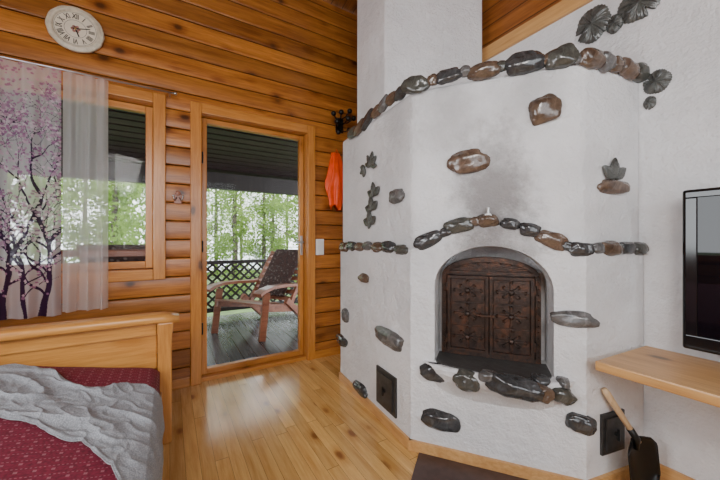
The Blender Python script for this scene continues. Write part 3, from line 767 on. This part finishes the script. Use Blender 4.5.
curtain('curtain',-.566,-.345,2.145,.655,160,40,.075,.024,M['sheer'],'plain white sheer voile curtain gathered beside the window',None,1)
# ---------------------------------------------------------------- clock
cx,cz=-.515,2.455; cy=2.672
ck=empty('wall_clock',(cx,cy,cz),'round cream wall clock with moulded rim and roman numerals','clock')
M['cream']=plain('aged_cream_paint',(.58,.51,.39),.4,0,.18,45,.2)
M['dial']=plain('dial_beige',(.70,.62,.49),.5,0,.06,20); M['ink']=plain('ink_dark_brown',(.015,.010,.008),.6); M['rose']=plain('faded_rose_paint',(.30,.13,.10),.6,0,.5,60)
n=144
def lath(bm,prof,n,mod=None):
    rings=[]
    for (r,y) in prof:
        rings.append([bm.verts.new((cx+(r*(1+(mod(2*math.pi*k/n,r) if mod else 0)))*math.cos(2*math.pi*k/n),y,cz+(r*(1+(mod(2*math.pi*k/n,r) if mod else 0)))*math.sin(2*math.pi*k/n))) for k in range(n)])
    for i in range(len(rings)-1):
        for k in range(n): j=(k+1)%n; bm.faces.new((rings[i][k],rings[i][j],rings[i+1][j],rings[i+1][k]))
    bm.faces.new(rings[0]); bm.faces.new(rings[-1])
bm=NB(); lath(bm,[(.125,cy),(.141,cy-.004),(.143,cy-.014),(.137,cy-.026),(.130,cy-.022),(.124,cy-.032),(.114,cy-.032),(.109,cy-.026),(.106,cy-.018)],n,lambda a,r:(.008*math.cos(a*12) if r>.134 else 0))
mk('rim',bm,M['cream'],ck,smooth=True)
bm=NB(); cyl(bm,(cx,cy-.017,cz),(cx,cy-.020,cz),.108,n=64); mk('dial',bm,M['dial'],ck)
bm=NB()
for k in range(6):
    a=2*math.pi*k/6; ball(bm,(cx+.016*math.cos(a),cy-.020,cz+.016*math.sin(a)),(.009,.0015,.009),sub=2)
mk('rosette',bm,M['rose'],ck,smooth=True,label='painted rose rosette')
for r in(.054,.102):
    bm=NB(); rr=[]
    for k in range(64):
        a0=2*math.pi*k/64; rr.append([bm.verts.new((cx+q*math.cos(a0),cy-.0206,cz+q*math.sin(a0))) for q in(r,r+.0018)])
    for k in range(64): j=(k+1)%64; bm.faces.new((rr[k][0],rr[j][0],rr[j][1],rr[k][1]))
    mk('dial_ring',bm,M['ink'],ck)
for i,t_ in enumerate(['XII','I','II','III','IIII','V','VI','VII','VIII','IX','X','XI']):
    cu=bpy.data.curves.new('t','FONT'); cu.body=t_; cu.size=.044; cu.align_x='CENTER'; cu.align_y='CENTER'; cu.extrude=.0004; cu.offset=.0009
    to=bpy.data.objects.new('t',cu); COL.objects.link(to); a=math.pi/2-i*math.pi/6
    dg=bpy.context.evaluated_depsgraph_get(); me=bpy.data.meshes.new_from_object(to.evaluated_get(dg)); bpy.data.objects.remove(to)
    R=Matrix.Translation((cx+.078*math.cos(a),cy-.0212,cz+.078*math.sin(a)))@Matrix.Rotation(math.pi/2,4,'X')@Matrix.Rotation(a-math.pi/2,4,'Z')
    me.transform(R@Matrix.Diagonal((.62,1,1,1))); me.materials.append(M['ink'])
    o=bpy.data.objects.new('numeral',me); COL.objects.link(o); o.parent=ck; o.matrix_parent_inverse=Matrix.Translation(-ck.location)
for (a,L,w) in((math.radians(-70),.05,.007),(math.radians(15),.075,.005)):
    bm=NB(); d=V((math.cos(a),0,math.sin(a))); beam(bm,V((cx,cy-.024,cz))-d*.012,V((cx,cy-.024,cz))+d*L,w,.0015,V((0,1,0))); mk('hand',bm,M['ink'],ck)
bm=NB(); cyl(bm,(cx,cy-.021,cz),(cx,cy-.027,cz),.006); mk('hand_boss',bm,M['brass'],ck)
# ---------------------------------------------------------------- small wall things
YF=2.676
p=onY(319.5,247,YF)
sw=empty('light_switch',p,'white plastic light switch beside the door','light switch')
bm=NB(); addbox(bm,(p.x,YF-.006,p.z),(.082,.016,.15)); mk('plate',bm,M['white'],sw,bevel=.005)
for dz in(.03,-.035):
    bm=NB(); addbox(bm,(p.x,YF-.017,p.z+dz),(.045,.008,.05)); mk('rocker',bm,M['white'],sw,bevel=.002)
p=onY(178,199,YF)
hk=empty('wall_hook',p,'small brass and wood double wall hook','hook')
bm=NB(); addbox(bm,(p.x,YF-.004,p.z),(.05,.012,.07)); ball(bm,(p.x,YF-.006,p.z+.04),(.02,.008,.02)); mk('back_plate',bm,M['chairwood'],hk,bevel=.003)
for s in(-1,1):
    bm=NB(); tube(bm,[(p.x+s*.01,YF-.01,p.z+.01),(p.x+s*.015,YF-.03,p.z-.01),(p.x+s*.022,YF-.045,p.z-.015),(p.x+s*.03,YF-.05,p.z+.012)],.004,8); ball(bm,(p.x+s*.03,YF-.05,p.z+.016),.009)
    mk('prong',bm,M['steel'],hk,smooth=True)
p=onY(341,126,YF)
cr=empty('coat_rack',p,'black wrought iron coat rack with ball ends','coat rack')
bm=NB(); addbox(bm,(p.x-.02,YF-.004,p.z),(.08,.014,.14)); mk('back_plate',bm,M['iron'],cr,bevel=.003)
for (dx,dz,dy) in((-.05,.09,.10),(.03,.11,.12),(-.11,-.02,.13),(.05,.03,.16),(-.09,-.11,.12),(.0,-.09,.16),(-.03,.0,.20),(-.13,.06,.10)):
    bm=NB(); q=V((p.x+dx,YF-dy,p.z+dz)); s=V((p.x-.02+dx*.2,YF-.01,p.z+dz*.5))
    tube(bm,[s,(s+q)/2+V((0,-.01,-.02)),q],[.006,.006,.006],8); ball(bm,q,.025); mk('hook',bm,M['iron'],cr,smooth=True)
# orange jacket
p=onY(336,154,YF); pb=onY(336,208,YF)
bm=NB(); g=[]; Hj=p.z-pb.z
for i in range(60):
    t=i/59; row=[]
    w=.055+.075*min(1,t*1.8)-.050*max(0,(t-.70)/.3)**2
    for j in range(56):
        a=2*math.pi*j/56; fold=1+.20*math.sin(a*4+t*3)+.13*math.sin(a*7-t*5)+.15*noise.noise(V((math.cos(a)*2,math.sin(a)*2,t*4)))
        dpt=.02+.030*math.sin(min(1,t*1.4)*math.pi*.5)
        x=p.x-.02+w*.66*fold*math.cos(a)-.012*t; y=YF-.004-dpt-dpt*.85*fold*math.sin(a)
        z=p.z-Hj*t+(.03*math.sin(a*3+1)*(t-.85)/.15 if t>.85 else 0)
        row.append(bm.verts.new((x,min(y,YF-.002),z)))
    g.append(row)
for i in range(59):
    for j in range(56): k=(j+1)%56; bm.faces.new((g[i][j],g[i][k],g[i+1][k],g[i+1][j]))
bm.faces.new(g[0]); bm.faces.new(g[-1])
jk=empty('jacket',(p.x,YF,p.z),'bright orange jacket hanging on the log wall','jacket')
mk('cloth',bm,M['orange'],jk,smooth=True)
bm=NB(); tube(bm,[(p.x-.02,YF-.03,p.z-.01),(p.x-.005,YF-.02,p.z+.04),(p.x+.015,YF-.03,p.z-.01)],.004,8); mk('hanging_loop',bm,M['orange'],jk,smooth=True)
# ---------------------------------------------------------------- porch
DZ=-.03
bm=NB(); bb(bm,(-5,2.87,DZ-.05),(7,5.05,DZ)); mk('floor_porch',bm,M['deck'],kind='structure',center=False,label='grey painted porch deck boards')
bm=NB(); prism(bm,[(2.75,2.54),(5.3,2.08),(5.3,2.12),(2.75,2.60)],-5,7,lambda y,z,x:V((x,y,z)))
y=2.9
while y<5.2:
    zz=2.52-(y-2.75)*.46/2.55; addbox(bm,(1,y,zz),(12,.100,.022),Matrix.Rotation(math.atan2(-.46,2.55),3,'X')); y+=.13
mk('ceiling_porch',bm,M['porch'],kind='structure',center=False,label='dark brown porch roof boarding')
bm=NB(); bb(bm,(-5,4.86,1.84),(7,4.98,2.07)); bb(bm,(-5,5.2,1.90),(7,5.24,2.14)); mk('trim_2',bm,M['porchpost'],kind='structure',center=False,label='dark porch roof beam')
RT=.80
rail=empty('porch_railing',(1,4.92,DZ),'dark brown lattice porch railing','railing')
for x in(-4.0,-1.6,2.6,5.0):
    bm=NB(); bb(bm,(x-.06,4.86,DZ),(x+.06,4.98,1.90)); mk('post',bm,M['porchpost'],rail,bevel=.005)
bm=NB(); bb(bm,(-5,4.87,RT-.05),(7,4.97,RT)); mk('top_rail',bm,M['porchpost'],rail,bevel=.005)
bm=NB(); bb(bm,(-5,4.89,.06),(7,4.95,.12)); mk('bottom_rail',bm,M['porchpost'],rail,bevel=.005)
for (a,b) in((-4,-1.6),(-1.6,2.6),(2.6,5.0)):
    bm=NB(); h=RT-.05-.12; x=a-h
    while x<b:
        for s in(0,1):
            p=V((x,4.91+s*.012,.12)); q=V((x+h,4.91+s*.012,RT-.05))
            if s: p.z,q.z=q.z,p.z
            def cl(P_,Q_):
                t0=max(0,(a-P_.x)/(Q_.x-P_.x)); t1=min(1,(b-P_.x)/(Q_.x-P_.x)); return P_.lerp(Q_,t0),P_.lerp(Q_,t1),t1>t0+.02
            p2,q2,ok=cl(p,q)
            if ok: beam(bm,p2,q2,.030,.008,V((0,1,0)))
        x+=.125
    mk('lattice_panel',bm,M['porchpost'],rail)
def chair(loc,ang,lab,hb=.93):
    L=Matrix.Translation(V(loc))@Matrix.Rotation(ang,4,'Z')
    T=lambda p:L@V(p)
    e=empty('porch_chair',loc,lab,'chair',group='porch chairs')
    def pb(bm,p,q,w,h,up=V((0,0,1))): beam(bm,T(p),T(q),w,h,(L.to_3x3()@V(up)))
    for s in(-1,1):
        y=s*.37
        bm=NB(); pb(bm,(-.40,y,0),(-.32,y,.53),.05,.075); mk('leg',bm,M['chairwood'],e,bevel=.004)
        bm=NB(); pb(bm,(.50,y,0),(.04,y*.98,.38),.05,.075); mk('leg',bm,M['chairwood'],e,bevel=.004)
        bm=NB()
        ps=[(-.50,.53),(-.42,.565),(-.28,.585),(-.08,.58),(.14,.56),(.32,.55),(.42,.56)]
        for (a0,b0),(a1,b1) in zip(ps[:-1],ps[1:]): pb(bm,(a0,y*1.06,b0),(a1+.006,y*1.06,b1),.12,.035)
        mk('arm_rest',bm,M['chairwood'],e,bevel=.004)
        bm=NB(); pb(bm,(-.38,y*.93,.36),(.34,y*.93,.22),.035,.08); mk('side_rail',bm,M['chairwood'],e,bevel=.003)
        bm=NB(); pb(bm,(.12,y*.90,.24),(.62,y*.90,hb+.02),.035,.06); mk('back_post',bm,M['chairwood'],e,bevel=.003)
    bm=NB()
    for k in range(9):
        t=k/8; x=-.38+.52*t; z=.40-.10*t; pb(bm,(x,-.36,z),(x,.36,z),.048,.018,(0,0,1))
    mk('seat',bm,M['chairwood'],e,bevel=.003)
    bm=NB()
    for k in range(8):
        t=k/7; x=.20+.40*t; z=.37+(hb-.37)*t; pb(bm,(x-.015,-.35,z),(x-.015,.35,z),.018,.055,(.7,0,1))
    mk('backrest',bm,M['chairwood'],e,bevel=.003)
    bm=NB(); g=[]
    for i in range(31):
        t=i/30; row=[]
        k=t; c=V((.18+.42*k,0,.38+(hb-.34)*k)); nn=V((-.81,0,.58)).normalized()
        th_=.030*(1-abs(t-.5)**6*20*.5)*(.75+.25*abs(math.sin(t*math.pi*5)))
        for j in range(17):
            a=2*math.pi*j/16; row.append((c+V((0,.24*math.copysign(abs(math.cos(a))**.5,math.cos(a)),0))+nn*(.03+th_*.7*math.copysign(abs(math.sin(a))**.6,math.sin(a)))))
        g.append([bm.verts.new(T(v)) for v in row[:16]])
    for i in range(30):
        for j in range(16): k=(j+1)%16; bm.faces.new((g[i][j],g[i][k],g[i+1][k],g[i+1][j]))
    bm.faces.new(g[0]); bm.faces.new(g[-1])
    mk('cushion',bm,M['cushion'],e,smooth=True,label='dark patterned back cushion')
    return e
chair((1.00,4.05,DZ),math.radians(34),'reclined low red-brown slatted armchair with dark back cushion')
chair((-.25,3.55,DZ),math.radians(-100),'brown slatted armchair outside the porch window',1.03)
# ---------------------------------------------------------------- outdoors
bm=NB(); bb(bm,(-60,5.3,-.9),(60,80,-.7)); mk('ground',bm,M['grass'],kind='structure',center=False,label='green summer lawn')
bm=NB(); bb(bm,(-60,19.0,-.69),(80,70,-.66))
mk('lake',bm,plain('lake_water',(.50,.56,.58),.25),kind='structure',center=False,label='pale lake beyond the trees')
rs=random.Random(3)
fol=[];trk=[]
for v in range(5):
    bm=NB(); zc,hz=(4.6,2.6) if v<3 else (2.3,2.5)
    cl=[(rs.gauss(0,.42),rs.gauss(0,.42),zc+rs.uniform(-hz,hz)) for _ in range(26)]
    for k in range(4200):
        c=rs.choice(cl); p=V((c[0]+max(-.45,min(.45,rs.gauss(0,.26))),c[1]+max(-.45,min(.45,rs.gauss(0,.26))),c[2]+rs.gauss(0,.30)))
        a=V((rs.gauss(0,1),rs.gauss(0,1),rs.gauss(0,1))).normalized(); b=a.orthogonal().normalized(); s=.062*rs.uniform(.6,1.4)
        bm.faces.new([bm.verts.new(p+a*s),bm.verts.new(p+b*s*.6),bm.verts.new(p-a*s),bm.verts.new(p-b*s*.6)])
    me=bpy.data.meshes.new('foliage'); bm.to_mesh(me); bm.free(); me.materials.append(M['leaf']); fol.append(me)
    bm=NB(); pts_=[]; x=y=0
    for k in range(10): pts_.append((x,y,-.05+k*.9)); x+=rs.uniform(-.05,.05); y+=rs.uniform(-.05,.05)
    tube(bm,pts_,[.115-.009*k for k in range(10)],10)
    for k in range(6):
        z=2.0+k*.9; a=rs.uniform(0,6.28); tube(bm,[(0,0,z),(math.cos(a)*.6,math.sin(a)*.6,z+.4),(math.cos(a)*.95,math.sin(a)*.95,z+.6)],[.03,.02,.008],6)
    me=bpy.data.meshes.new('trunk'); bm.to_mesh(me); bm.free(); me.materials.append(M['bark']); trk.append(me)
k=0
for r in range(5):
    Yt=8.3+r*3.2; x=-9-r*3+(r%2)*1.5
    while x<7+r*4.5:
        X_=x+rs.uniform(-.2,.2); Y_=Yt+rs.uniform(-.2,.2); vv=k%3 if r<1 and rs.random()<.8 else rs.choice([0,3,4,3,4])
        e=empty('tree',(X_,Y_,-.72),'slender leafy tree with grey trunk on the lawn','tree',group='trees beyond the porch')
        for nm_,me in(('trunk',trk[vv]),('foliage',fol[vv])):
            o=bpy.data.objects.new(nm_,me); COL.objects.link(o); o.parent=e
        e.rotation_euler=(0,0,rs.choice((0,1.5708,3.1416,4.7124))); s=rs.uniform(.82,.98); e.scale=(s,s,s); k+=1
        x+=3.1
# ---------------------------------------------------------------- light
w=bpy.data.worlds.new('world'); S.world=w; w.use_nodes=True; bg=w.node_tree.nodes['Background']; bg.inputs[0].default_value=(.91,.955,1.0,1); bg.inputs[1].default_value=5.0
def area(name,loc,target,size,power,col=(1,1,1),sy=None):
    l=bpy.data.lights.new(name,'AREA'); l.energy=power; l.color=col; l.shape='RECTANGLE'; l.size=size; l.size_y=sy or size
    o=bpy.data.objects.new(name,l); COL.objects.link(o); o.location=loc; o.rotation_euler=(V(target)-V(loc)).to_track_quat('-Z','Y').to_euler(); return o
area('room_fill_light',(-.7,-.9,2.2),(1.2,1.4,.9),.6,33,(1,.975,.95))  # added fill light behind the camera to brighten the interior, no real fixture
area('window_light',(-1.45,.8,1.5),(1.0,1.1,1.0),1.1,20,(.94,.97,1))
sn=bpy.data.lights.new('sun','SUN'); sn.energy=5.0; sn.angle=.05; so=bpy.data.objects.new('sun',sn); COL.objects.link(so)
so.rotation_euler=V((-.55,-.75,-1)).to_track_quat('-Z','Y').to_euler()
